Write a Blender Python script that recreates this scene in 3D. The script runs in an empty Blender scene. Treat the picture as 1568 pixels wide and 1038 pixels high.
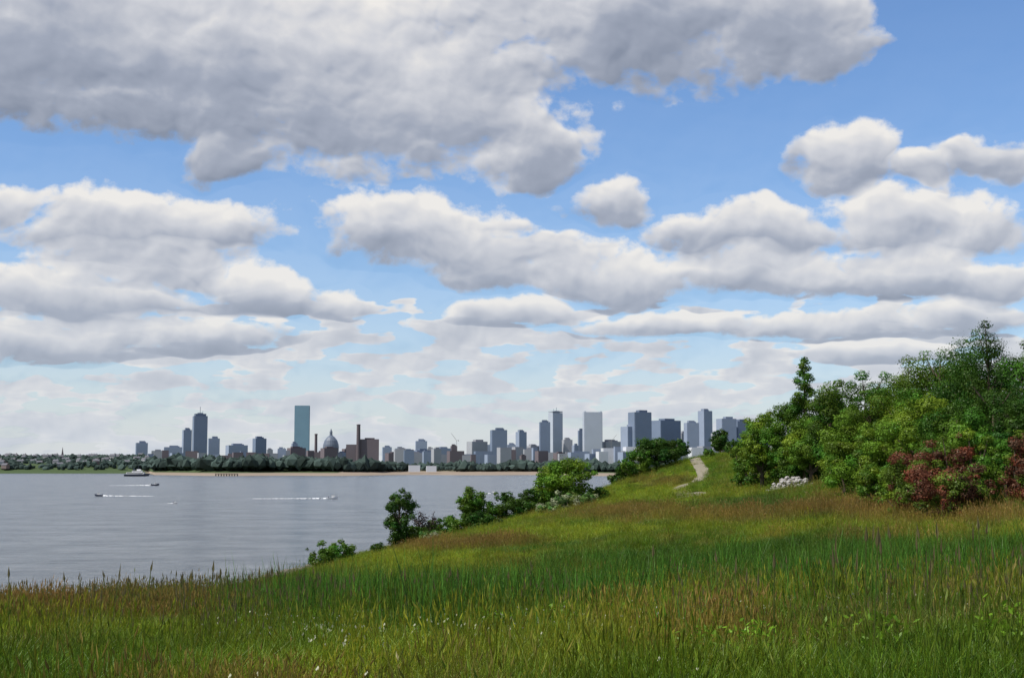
import bpy, bmesh, math, random
import numpy as np
from mathutils import Vector, Matrix
rng = np.random.default_rng(11); random.seed(11)
scene = bpy.context.scene
# ------------------------------------------------------------ camera model
F = 2100.0; CX = 784.0; CY = 519.0; TH = math.atan(193 / F); CAMZ = 20.0
cT, sT = math.cos(TH), math.sin(TH)
def ray(px, py):
    x = (px - CX) / F; v = (CY - py) / F
    return (x, cT - v * sT, sT + v * cT)
def at(px, py, Y):
    d = ray(px, py); t = Y / d[1]
    return (d[0] * t, Y, CAMZ + d[2] * t)
def proj(X, Y, Z):
    z = Z - CAMZ
    f = np.maximum(Y * cT + z * sT, 0.1); u = -Y * sT + z * cT
    return CX + F * X / f, CY - F * u / f
cam_d = bpy.data.cameras.new("camera"); cam = bpy.data.objects.new("camera", cam_d)
scene.collection.objects.link(cam); scene.camera = cam
cam.location = (0, 0, CAMZ); cam.rotation_euler = (math.pi / 2 + TH, 0, 0)
cam_d.sensor_width = 36; cam_d.lens = F / 1568 * 36; cam_d.clip_start = 0.1; cam_d.clip_end = 60000
scene.view_settings.view_transform = 'Standard'; scene.view_settings.look = 'None'; scene.view_settings.exposure = 0

# ------------------------------------------------------------ noise
_tab = np.random.default_rng(3).random((256, 256))
def vnoise(x, y):
    xi = np.floor(x).astype(int); yi = np.floor(y).astype(int)
    fx = x - xi; fy = y - yi
    fx = fx * fx * (3 - 2 * fx); fy = fy * fy * (3 - 2 * fy)
    g = lambda i, j: _tab[i & 255, j & 255]
    return (g(xi, yi) * (1 - fx) + g(xi + 1, yi) * fx) * (1 - fy) + (g(xi, yi + 1) * (1 - fx) + g(xi + 1, yi + 1) * fx) * fy
def fbm(x, y, o=4):
    s = 0; a = .5; n = 0
    for i in range(o):
        s = s + a * vnoise(x * 2 ** i + 17.3 * i, y * 2 ** i + 9.1 * i); n += a; a *= .5
    return s / n

# ------------------------------------------------------------ terrain
rows = {
 12: [(-1500,-2.6),(0,-2.05),(784,-1.9),(1568,-1.75),(3000,-1.2)],
 25: [(-1000,-4.2),(0,-3.25),(784,-3.1),(1568,-2.75),(2600,-1.5)],
 45: [(-800,-8),(0,-4.9),(400,-4.85),(784,-4.7),(1200,-4.1),(1568,-3.6),(2400,-1.5)],
 80: [(-500,-14),(0,-9.5),(300,-7.7),(784,-6.8),(1200,-4.9),(1568,-2.5),(2200,0)],
 120: [(-300,-20.5),(0,-18),(300,-12.5),(450,-10.0),(784,-8.0),(1060,-5.6),(1300,-2.9),(1568,-1.6),(2200,1.5)],
 200: [(-100,-23),(300,-20.8),(500,-15.2),(640,-12.0),(784,-9.4),(930,-7.2),(1060,-5.4),(1200,-2.4),(1400,0),(1568,1),(2200,4)],
 260: [(0,-24),(400,-21),(480,-19.3),(570,-17.0),(700,-13.0),(860,-8.8),(1060,-3.7),(1200,-.4),(1500,3),(2200,5)],
 330: [(300,-24),(560,-20.8),(640,-19.3),(740,-15.),(860,-9.6),(930,-5.8),(1060,1.9),(1200,3),(1500,6),(2200,8)],
 450: [(500,-24),(800,-22.5),(900,-20.5),(960,-18),(1060,-8),(1200,-2),(1500,2),(2200,4)],
 620: [(700,-25),(900,-25),(1100,-24),(1500,-18),(2200,-15)],
}
cp = [(-40, -8, -4.0), (0, -8, -1.5), (50, -8, -.8), (0, 0, -1.62), (-30, 2, -3.2), (30, 2, -1.1)]
for Y, l in rows.items():
    for px, z in l: cp.append(((px - CX) / F * Y, Y, z))
cp = np.array(cp, float)
def ab(X, Y): return X / (Y + 40), np.log(Y + 40)
A_, B_ = ab(cp[:, 0], cp[:, 1])
def kern(r2): return .5 * r2 * np.log(r2 + 1e-12)
n = len(cp)
K = kern((A_[:, None] - A_) ** 2 + (B_[:, None] - B_) ** 2) + np.eye(n) * 1e-4
P = np.c_[np.ones(n), A_, B_]
M = np.block([[K, P], [P.T, np.zeros((3, 3))]])
sol = np.linalg.solve(M, np.r_[cp[:, 2], np.zeros(3)])
def gz(X, Y):
    X = np.atleast_1d(np.asarray(X, float)); Y = np.atleast_1d(np.asarray(Y, float))
    a, b = ab(X, Y); out = np.zeros(len(a))
    for i in range(0, len(a), 20000):
        s = slice(i, i + 20000)
        out[s] = kern((a[s, None] - A_) ** 2 + (b[s, None] - B_) ** 2) @ sol[:n] + sol[n] + sol[n + 1] * a[s] + sol[n + 2] * b[s]
    out += (fbm(X / 9 + 50, Y / 9 + 50, 3) - .5) * np.clip(Y / 60, .25, 1.3)
    return np.clip(out, -26, 14) + CAMZ
_Ys = np.exp(np.linspace(math.log(9), math.log(500), 900))
def hit(px, py):
    d = ray(px, py); t = _Ys / d[1]
    z = gz(d[0] * t, _Ys); rz = CAMZ + d[2] * t
    i = np.argmax(z > rz) if (z > rz).any() else 899
    return d[0] * t[i], _Ys[i], z[i]

def build_mesh(name, V, Fa, mats=(), mi=None, col=None, smooth=False):
    me = bpy.data.meshes.new(name)
    V = np.asarray(V, np.float32); Fa = np.asarray(Fa, np.int32)
    nf, k = Fa.shape
    me.vertices.add(len(V)); me.vertices.foreach_set('co', V.ravel())
    me.loops.add(nf * k); me.polygons.add(nf)
    me.loops.foreach_set('vertex_index', Fa.ravel())
    me.polygons.foreach_set('loop_start', np.arange(0, nf * k, k, dtype=np.int32))
    for m in mats: me.materials.append(m)
    if mi is not None: me.polygons.foreach_set('material_index', np.asarray(mi, np.int32))
    me.update(calc_edges=True)
    if col is not None:
        c = np.ones((len(V), 4), np.float32); c[:, :3] = col
        at_ = me.attributes.new('tint', 'FLOAT_COLOR', 'POINT'); at_.data.foreach_set('color', c.ravel())
    me.polygons.foreach_set('use_smooth', np.full(nf, smooth))
    return me
def add(name, me, loc=(0, 0, 0), rotz=0, parent=None):
    o = bpy.data.objects.new(name, me); scene.collection.objects.link(o)
    o.location = loc; o.rotation_euler = (0, 0, rotz)
    if parent: o.parent = parent
    return o

# ------------------------------------------------------------ materials
def newmat(name):
    m = bpy.data.materials.new(name); m.use_nodes = True
    nt = m.node_tree; nt.nodes.clear()
    out = nt.nodes.new('ShaderNodeOutputMaterial')
    return m, nt, out
def simple(name, c, rough=.7, noise=0.15, scale=.3, metal=0, spec=.3):
    m, nt, out = newmat(name)
    b = nt.nodes.new('ShaderNodeBsdfPrincipled'); b.inputs['Roughness'].default_value = rough
    b.inputs['Metallic'].default_value = metal; b.inputs['Specular IOR Level'].default_value = spec
    tc = nt.nodes.new('ShaderNodeTexCoord'); nz = nt.nodes.new('ShaderNodeTexNoise'); nz.inputs['Scale'].default_value = scale
    nz.inputs['Detail'].default_value = 5
    nt.links.new(tc.outputs['Object'], nz.inputs['Vector'])
    mx = nt.nodes.new('ShaderNodeMix'); mx.data_type = 'RGBA'
    mx.inputs['A'].default_value = (*[x * (1 - noise) for x in c], 1); mx.inputs['B'].default_value = (*[min(1, x * (1 + noise)) for x in c], 1)
    nt.links.new(nz.outputs['Fac'], mx.inputs['Factor']); nt.links.new(mx.outputs['Result'], b.inputs['Base Color'])
    nt.links.new(b.outputs[0], out.inputs[0]); return m
def foliage(name, inst=False, transl=.3, gloss=.06, rough=.45):
    m, nt, out = newmat(name); N = nt.nodes.new; L = nt.links.new
    a = N('ShaderNodeAttribute'); a.attribute_name = 'tint'; c = a.outputs['Color']
    if inst:
        a2 = N('ShaderNodeAttribute'); a2.attribute_type = 'INSTANCER'; a2.attribute_name = 'icol'
        v = N('ShaderNodeVectorMath'); v.operation = 'MULTIPLY'
        L(c, v.inputs[0]); L(a2.outputs['Color'], v.inputs[1]); c = v.outputs[0]
    d = N('ShaderNodeBsdfDiffuse'); t = N('ShaderNodeBsdfTranslucent'); g = N('ShaderNodeBsdfGlossy')
    g.inputs['Roughness'].default_value = rough; g.inputs['Color'].default_value = (.8, .85, .7, 1)
    hs = N('ShaderNodeHueSaturation'); hs.inputs['Value'].default_value = 1.3; hs.inputs['Hue'].default_value = .49
    L(c, d.inputs[0]); L(c, hs.inputs['Color']); L(hs.outputs[0], t.inputs[0])
    m1 = N('ShaderNodeMixShader'); m1.inputs[0].default_value = transl; L(d.outputs[0], m1.inputs[1]); L(t.outputs[0], m1.inputs[2])
    m2 = N('ShaderNodeMixShader'); m2.inputs[0].default_value = gloss; L(m1.outputs[0], m2.inputs[1]); L(g.outputs[0], m2.inputs[2])
    L(m2.outputs[0], out.inputs[0]); return m
M_grass = foliage('grass_blades', True, .35, .02)
M_leaf = foliage('leaves', False, .25, .015)
M_bark = simple('bark', (.10, .075, .055), .9, .4, 3)
M_rock = simple('rock', (.34, .325, .31), .9, .4, 1.2)
M_shore = simple('shore_rock', (.17, .14, .12), .9, .4, .6)

m, nt, out = newmat('meadow_ground'); N = nt.nodes.new; L = nt.links.new
a = N('ShaderNodeAttribute'); a.attribute_name = 'tint'
geo = N('ShaderNodeNewGeometry')
nz = N('ShaderNodeTexNoise'); nz.inputs['Scale'].default_value = 1.5; nz.inputs['Detail'].default_value = 8; nz.inputs['Roughness'].default_value = .7
L(geo.outputs['Position'], nz.inputs['Vector'])
mr = N('ShaderNodeMapRange'); mr.inputs[1].default_value = .3; mr.inputs[2].default_value = .7; mr.inputs[3].default_value = .45; mr.inputs[4].default_value = 1.25
L(nz.outputs['Fac'], mr.inputs[0])
v = N('ShaderNodeVectorMath'); v.operation = 'SCALE'; L(a.outputs['Color'], v.inputs[0]); L(mr.outputs[0], v.inputs['Scale'])
b = N('ShaderNodeBsdfDiffuse'); L(v.outputs[0], b.inputs[0])
bp = N('ShaderNodeBump'); bp.inputs['Distance'].default_value = .3; L(nz.outputs['Fac'], bp.inputs['Height']); L(bp.outputs[0], b.inputs['Normal'])
L(b.outputs[0], out.inputs[0]); M_ground = m

# ------------------------------------------------------------ vegetation colour map (meadow patches)
GREEN = np.array([.070, .145, .010]); YEL = np.array([.165, .225, .016]); RED = np.array([.175, .130, .042]); DEEP = np.array([.034, .098, .011])
patches = [
 (120,965,260,24,RED,.6),(260,925,200,13,RED,.45),(700,838,130,12,RED,.7),(960,790,110,14,RED,.6),(1250,785,170,13,RED,.8),(1480,765,170,18,RED,.85),
 (1420,800,180,11,RED,.7),(1010,738,60,8,RED,.5),(1130,800,100,10,RED,.6),(1480,940,160,16,RED,.5),(780,870,120,9,RED,.5),(330,905,120,7,RED,.45),(1350,830,100,5,RED,.5),(1110,1015,60,10,RED,.5),(880,905,70,6,RED,.4),
 (860,818,160,11,YEL,.95),(700,862,170,12,YEL,.9),(100,1012,220,14,YEL,.9),(1010,928,70,16,YEL,.8),(1000,760,60,14,YEL,.8),(560,870,80,10,YEL,.7),(1000,985,500,14,YEL,.5),
 (1500,905,150,10,YEL,.6),(1150,815,160,7,YEL,.7),(1330,770,70,6,YEL,.6),(920,770,50,10,YEL,.6),(1250,965,300,9,YEL,.5),
 (620,935,300,45,DEEP,.6),(1230,870,430,34,DEEP,.8),(1150,778,100,10,DEEP,.7),(200,915,160,12,DEEP,.3),(1300,1005,300,22,DEEP,.4),(650,1005,300,22,DEEP,.5),(1450,980,150,12,GREEN,.5)]
def veg(X, Y, Z):
    px, py = proj(X, Y, Z)
    n1 = fbm(X / 6, Y / 6)[:, None]; n2 = fbm(X / 2.2 + 40, Y / 2.2)[:, None]; n3 = fbm(X / 1.1 + 80, Y / 1.1 + 7, 2)[:, None]
    t = np.clip((n1 - .4) * 3.4, 0, .9)
    c = GREEN * (1 - t) + YEL * t
    w = np.clip((n2 - .57) * 4.5, 0, .5); c = c * (1 - w) + RED * w
    wx = (fbm(X / 12 + 9, Y / 12) - .5) * 1.2; wy = (fbm(X / 7 + 70, Y / 7 + 3) - .5) * 1.6
    for (cx, cy, rx, ry, cc, s) in patches:
        r = ((px - cx) / rx + wx) ** 2 + ((py - cy) / ry + wy) ** 2
        w = (s * np.clip(1.4 - r, 0, 1))[:, None]; c = c * (1 - w) + cc * w
    return c * (0.45 + .65 * n2 + .55 * n3)

# paths
def pathpts(lst):
    P_ = [np.array(hit(*p)[:2]) for p in lst]; res = []
    for i in range(len(P_) - 1):
        p0 = P_[max(i - 1, 0)]; p1 = P_[i]; p2 = P_[i + 1]; p3 = P_[min(i + 2, len(P_) - 1)]
        for t in np.linspace(0, 1, 14, endpoint=False):
            res.append(.5 * ((2 * p1) + (-p0 + p2) * t + (2 * p0 - 5 * p1 + 4 * p2 - p3) * t * t + (-p0 + 3 * p1 - 3 * p2 + p3) * t ** 3))
    res.append(P_[-1]); return np.array(res)
path_lists = [([(1064,702),(1071,714),(1077,727),(1067,739),(1040,747),(1048,757),(1064,768),(1055,780)], 1.3, 1.15),
              ([(1066,754),(1081,762),(1086,772)], .9, 1.1),
              ([(1030,785),(965,812),(925,826),(885,842),(862,850),(800,864)], 1.25, .55),
              ([(260,1010),(190,1018),(120,1026)], .5, 1.)]
paths = [(pathpts(l), w) for l, w, q in path_lists]; pclear = [q for l, w, q in path_lists]
M_path = simple('gravel_path', (.22, .195, .14), .95, .3, 2)
pv = []; pf = []
for p, w in paths:
    d = np.gradient(p, axis=0); d /= np.linalg.norm(d, axis=1)[:, None] + 1e-9
    nn = np.c_[-d[:, 1], d[:, 0]]
    base = len(pv)
    for i in range(len(p)):
        for s in np.linspace(-1, 1, 5):
            q = p[i] + nn[i] * s * w * (.92 + .14 * random.random())
            pv.append((q[0], q[1], gz(q[0], q[1])[0] + .10 - .04 * abs(s)))
    for i in range(len(p) - 1):
        for k in range(4):
            a0 = base + i * 5 + k; pf.append((a0, a0 + 1, a0 + 6, a0 + 5))
add('dirt_path', build_mesh('dirt_path', pv, pf, [M_path], smooth=True))
pile_pos = [hit(1210, 750), hit(1160, 728)]

na, nb = 330, 420
av = np.linspace(-1.3, 1.7, na); bv = np.linspace(math.log(28), math.log(700), nb)
AA, BB = np.meshgrid(av, bv); YY = (np.exp(BB) - 40).ravel(); XX = (AA * np.exp(BB)).ravel()
ZZ = gz(XX, YY)
gc = veg(XX, YY, ZZ) * .8
sh = np.clip((2.0 - ZZ + (fbm(XX / 4, YY / 4) - .5) * 2), 0, 1)[:, None]
gc = gc * (1 - sh) + np.array([.17, .14, .115]) * sh
ii = np.arange((nb - 1) * na).reshape(nb - 1, na)[:, :-1].ravel()
Fq = np.c_[ii, ii + 1, ii + na + 1, ii + na]
add('meadow_ground', build_mesh('meadow_ground', np.c_[XX, YY, ZZ], Fq, [M_ground], col=gc, smooth=True))

# ------------------------------------------------------------ grass prototypes
def blades(nb_, rad, h0, h1, w, bend, lean=.15, seed=0, segs=3):
    r = np.random.default_rng(seed); V = []; Fc = []; C = []
    for i in range(nb_):
        an = r.random() * 6.283; rr = rad * math.sqrt(r.random()); x, y = rr * math.cos(an), rr * math.sin(an)
        h = h0 + (h1 - h0) * r.random() ** 1.4; da = r.random() * 6.283; dx, dy = math.cos(da), math.sin(da)
        wa = r.random() * 6.283; wx, wy = math.cos(wa), math.sin(wa); be = bend * (.4 + r.random()) * h; le = lean * r.normal() * h
        ww = w * (.6 + .8 * r.random()); c = .55 + .9 * r.random(); ye = r.random() < .14
        b0 = len(V)
        for s in range(segs + 1):
            t = s / segs; o = le * t + be * t * t
            px_, py_, pz_ = x + dx * o, y + dy * o, h * (t - .25 * bend * t * t)
            q = ww * (1 - t) ** .6 * .5 + .0008
            V += [(px_ - wx * q, py_ - wy * q, pz_), (px_ + wx * q, py_ + wy * q, pz_)]
            cc = (c * 1.7, c * 1.15, c * .9) if ye else (c, c, c)
            C += [cc, cc]
        for s in range(segs): Fc.append((b0 + 2 * s, b0 + 2 * s + 1, b0 + 2 * s + 3, b0 + 2 * s + 2))
    return V, Fc, C
def heads(V, Fc, C, n_, rad, h0, h1, hw, hl, col, seed, stalkw=.003, stalkcol=(1.3, 1.1, .8), bendy=.12):
    r = np.random.default_rng(seed)
    for i in range(n_):
        an = r.random() * 6.283; rr = rad * math.sqrt(r.random()); x, y = rr * math.cos(an), rr * math.sin(an)
        h = h0 + (h1 - h0) * r.random(); lx, ly = r.normal(0, bendy) * h, r.normal(0, bendy) * h
        for (wx, wy) in ((1, 0), (0, 1)):
            b0 = len(V); q = stalkw
            V += [(x - wx * q, y - wy * q, 0), (x + wx * q, y + wy * q, 0), (x + lx + wx * q, y + ly + wy * q, h), (x + lx - wx * q, y + ly - wy * q, h)]
            C += [stalkcol] * 4; Fc.append((b0, b0 + 1, b0 + 2, b0 + 3))
            b0 = len(V); q = hw * (.7 + .6 * r.random()); l = hl * (.7 + .6 * r.random())
            V += [(x + lx * .95, y + ly * .95, h - l * .3), (x + lx + wx * q, y + ly + wy * q, h + l * .15), (x + lx * 1.15, y + ly * 1.15, h + l), (x + lx * 1.05 - wx * q, y + ly * 1.05 - wy * q, h + l * .25)]
            C += [col] * 4; Fc.append((b0, b0 + 1, b0 + 2, b0 + 3))
protos = {}
def proto(key, V, Fc, C):
    o = bpy.data.objects.new(key, build_mesh(key, V, Fc, [M_grass], col=np.array(C))); protos[key] = o; return o
for s in range(4):
    V, Fc, C = blades(85, .28, .10, .46, .009, .45, .30, s); proto('tuft_a%d' % s, V, Fc, C)
for s in range(3):
    V, Fc, C = blades(60, .30, .12, .40, .008, .35, .25, 10 + s); heads(V, Fc, C, 10, .32, .32, .66, .007, .07, (1.5, 1.1, 1.4), 20 + s, .002); proto('tuft_b%d' % s, V, Fc, C)
for s in range(3):
    V, Fc, C = blades(16, .4, .6, 1.45, .020, .12, .12, 30 + s, 4); proto('tuft_c%d' % s, V, Fc, C)
for s in range(2):   # leafy weeds
    V, Fc, C = blades(24, .14, .25, .42, .006, .1, .1, 40 + s)
    r = np.random.default_rng(s)
    for i in range(150):
        p = np.array([r.normal(0, .10), r.normal(0, .10), .08 + .32 * r.random()]); u = r.normal(size=3); u /= np.linalg.norm(u); w_ = np.cross(u, r.normal(size=3)); w_ /= np.linalg.norm(w_)
        l = .026; b0 = len(V); V += [tuple(p - u * l), tuple(p + w_ * l * .4), tuple(p + u * l), tuple(p - w_ * l * .4)]; Fc.append((b0, b0 + 1, b0 + 2, b0 + 3)); C += [(1.1, 1.2, .9)] * 4
    proto('tuft_d%d' % s, V, Fc, C)
# small pale flowers
V, Fc, C = blades(8, .2, .2, .35, .004, .2, .1, 50)
r = np.random.default_rng(77)
for i in range(4):
    x, y = r.normal(0, .3, 2); h = .40 + .18 * r.random()
    for k in range(3):
        ox, oy, oz = r.normal(0, .008, 3); l = .0065; b0 = len(V)
        V += [(x + ox - l, y + oy, h + oz), (x + ox, y + oy - l, h + oz + .01), (x + ox + l, y + oy, h + oz), (x + ox, y + oy + l, h + oz - .01)]; Fc.append((b0, b0 + 1, b0 + 2, b0 + 3)); C += [(6, 3.4, 14)] * 4
proto('tuft_e0', V, Fc, C)

def scatter(name, pts, scl, idx, cols, keys, tilt=.12, rs=1):
    n_ = len(pts); me = bpy.data.meshes.new(name); me.vertices.add(n_); me.vertices.foreach_set('co', np.asarray(pts, np.float32).ravel())
    r = np.random.default_rng(rs)
    rot = np.c_[r.normal(0, tilt, n_), r.normal(0, tilt, n_), r.random(n_) * 6.283].astype(np.float32)
    me.attributes.new('rot', 'FLOAT_VECTOR', 'POINT').data.foreach_set('vector', rot.ravel())
    me.attributes.new('scl', 'FLOAT_VECTOR', 'POINT').data.foreach_set('vector', np.asarray(scl, np.float32).ravel())
    me.attributes.new('idx', 'INT', 'POINT').data.foreach_set('value', np.asarray(idx, np.int32))
    c = np.ones((n_, 4), np.float32); c[:, :3] = cols
    me.attributes.new('icol', 'FLOAT_COLOR', 'POINT').data.foreach_set('color', c.ravel())
    ob = add(name, me)
    coll = bpy.data.collections.new(name + '_parts')
    for k in sorted(keys): coll.objects.link(protos[k])
    ng = bpy.data.node_groups.new(name + '_nodes', 'GeometryNodeTree')
    ng.interface.new_socket('Geometry', in_out='INPUT', socket_type='NodeSocketGeometry'); ng.interface.new_socket('Geometry', in_out='OUTPUT', socket_type='NodeSocketGeometry')
    gi = ng.nodes.new('NodeGroupInput'); go = ng.nodes.new('NodeGroupOutput'); ip = ng.nodes.new('GeometryNodeInstanceOnPoints')
    ci = ng.nodes.new('GeometryNodeCollectionInfo'); ci.inputs['Collection'].default_value = coll; ci.inputs['Separate Children'].default_value = True; ci.inputs['Reset Children'].default_value = True
    def na_(nm, ty):
        q = ng.nodes.new('GeometryNodeInputNamedAttribute'); q.data_type = ty; q.inputs['Name'].default_value = nm; return q.outputs['Attribute']
    e = ng.nodes.new('FunctionNodeEulerToRotation')
    l = ng.links.new; l(gi.outputs[0], ip.inputs['Points']); l(ci.outputs[0], ip.inputs['Instance']); ip.inputs['Pick Instance'].default_value = True
    l(na_('idx', 'INT'), ip.inputs['Instance Index']); l(na_('rot', 'FLOAT_VECTOR'), e.inputs[0]); l(e.outputs[0], ip.inputs['Rotation']); l(na_('scl', 'FLOAT_VECTOR'), ip.inputs['Scale'])
    l(ip.outputs[0], go.inputs[0])
    md = ob.modifiers.new('scatter', 'NODES'); md.node_group = ng
    return ob
def sample(n_, y0, y1, a0=-.50, a1=.50):
    b_ = rng.uniform(math.log(y0 + 40), math.log(y1 + 40), n_); Y = np.exp(b_) - 40
    X = rng.uniform(a0, a1, n_) * (Y + 6); Z = gz(X, Y)
    return X, Y, Z
def pathfree(X, Y):
    keep = np.ones(len(X), bool); nz_ = fbm(X / 3, Y / 3, 2)
    for (p, w), cl in zip(paths, pclear):
        d = np.full(len(X), 1e9)
        for q in p[::2]: d = np.minimum(d, (X - q[0]) ** 2 + (Y - q[1]) ** 2)
        keep &= d > (w * (cl + .6 * nz_)) ** 2
    for (x, y, z), rr in zip(pile_pos, (2.8, 1.6)): keep &= ((X - x) ** 2 + ((Y - y) * .3) ** 2) > rr ** 2
    return keep
# main grass
X, Y, Z = sample(120000, 8, 430)
k = (Z > .9 + rng.random(len(Z))) & pathfree(X, Y); X, Y, Z = X[k], Y[k], Z[k]
c = veg(X, Y, Z); px, py = proj(X, Y, Z)
redness = c[:, 0] / (c[:, 1] + 1e-6)
hs = .30 + 1.6 * fbm(X / 1.3 + 5, Y / 1.3); wide = np.clip(.9 + Y / 80, 1, 4.)
isb = rng.random(len(X)) < np.clip((redness - .72) * 2.2, .12, .9)
idx = np.where(isb, 4 + rng.integers(0, 3, len(X)), rng.integers(0, 4, len(X)))
sc = np.c_[wide, wide, hs * np.clip(.85 + Y / 150, .9, 1.8)]
c = c * (0.6 + .8 * rng.random((len(X), 1)))
scatter('meadow_grass', np.c_[X, Y, Z], sc, idx, c, ['tuft_a%d' % i for i in range(4)] + ['tuft_b%d' % i for i in range(3)])
# cattails
X, Y, Z = sample(60000, 14, 260); px, py = proj(X, Y, Z)
nn_ = fbm(X / 3, Y / 3, 3)
def reg(cx, cy, rx, ry): return 1 - ((px - cx) / rx) ** 2 - ((py - cy) / ry) ** 2
w = np.maximum.reduce([reg(1260, 885, 480, 38) * 1.3, reg(640, 965, 330, 46) * .9, reg(850, 925, 220, 35) * .8, reg(1150, 782, 110, 10) * .6, reg(1500, 880, 240, 46) * 1.2, reg(1200, 1000, 400, 30) * .3])
k = (rng.random(len(X)) < np.clip(w * .2 + (nn_ - .5) * 2.4, 0, .6)) & (w > 0) & pathfree(X, Y)
X, Y, Z = X[k], Y[k], Z[k]
c = np.array([.046, .120, .012]) * (.5 + 1.0 * rng.random((len(X), 1))); s = .6 + .7 * rng.random(len(X)); wd = np.clip(.8 + Y / 80, .9, 2)
scatter('cattail_reeds', np.c_[X, Y, Z], np.c_[wd, wd, s], rng.integers(0, 3, len(X)), c, ['tuft_c%d' % i for i in range(3)], .06, 2)
# leafy weeds
X, Y, Z = sample(26000, 9, 160); px, py = proj(X, Y, Z); nn_ = fbm(X / 1.5 + 30, Y / 1.5, 3)
w = np.maximum.reduce([reg(1010, 930, 60, 26) * .7, reg(380, 990, 50, 36) * .5, reg(250, 940, 260, 40) * .3, reg(900, 990, 900, 70) * .22, reg(1500, 900, 100, 20) * .3, reg(700, 850, 400, 30) * .2])
k = rng.random(len(X)) < np.clip(w * .45 + (nn_ - .66), 0, 1) * (w > 0)
X, Y, Z = X[k], Y[k], Z[k]
c = np.array([.12, .21, .018]) * (.4 + 1.0 * rng.random((len(X), 1))); s = .7 + .9 * rng.random(len(X))
scatter('leafy_weeds', np.c_[X, Y, Z], np.c_[s, s, s], rng.integers(0, 2, len(X)), c, ['tuft_d0', 'tuft_d1'], .1, 3)
# pale flowers
X, Y, Z = sample(4000, 9, 50); px, py = proj(X, Y, Z); nn_ = fbm(X / 4 + 90, Y / 4, 3)
k = (nn_ > .48) & (px > 350) & (rng.random(len(X)) < .3); X, Y, Z = X[k], Y[k], Z[k]
scatter('white_wildflowers', np.c_[X, Y, Z], np.ones((len(X), 3)), np.zeros(len(X)), np.tile([.08, .14, .025], (len(X), 1)), ['tuft_e0'], .1, 4)
# tall seed stalks on the left crest
V, Fc, C = [], [], []
heads(V, Fc, C, 5, .6, .5, .95, .012, .12, (1.5, 1.2, 1.3), 91, .004, (1.1, 1.3, .7), .07); proto('tuft_f0', V, Fc, C)
X, Y, Z = sample(12000, 12, 130); px, py = proj(X, Y, Z); nn_ = fbm(X / 3 + 11, Y / 3, 3)
w = np.maximum.reduce([reg(120, 935, 460, 50) * 1.2, reg(1300, 970, 600, 80) * .3, reg(1400, 790, 300, 30) * .5, reg(500, 980, 500, 60) * .3])
k = (rng.random(len(X)) < np.clip(w * .3 + (nn_ - .55) * 1.5, 0, .5)) & (w > 0); X, Y, Z = X[k], Y[k], Z[k]
s = .5 + .9 * rng.random(len(X))
scatter('tall_seed_grass', np.c_[X, Y, Z], np.c_[s, s, s], np.zeros(len(X)), np.tile([.10, .11, .045], (len(X), 1)), ['tuft_f0'], .06, 5)

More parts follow.
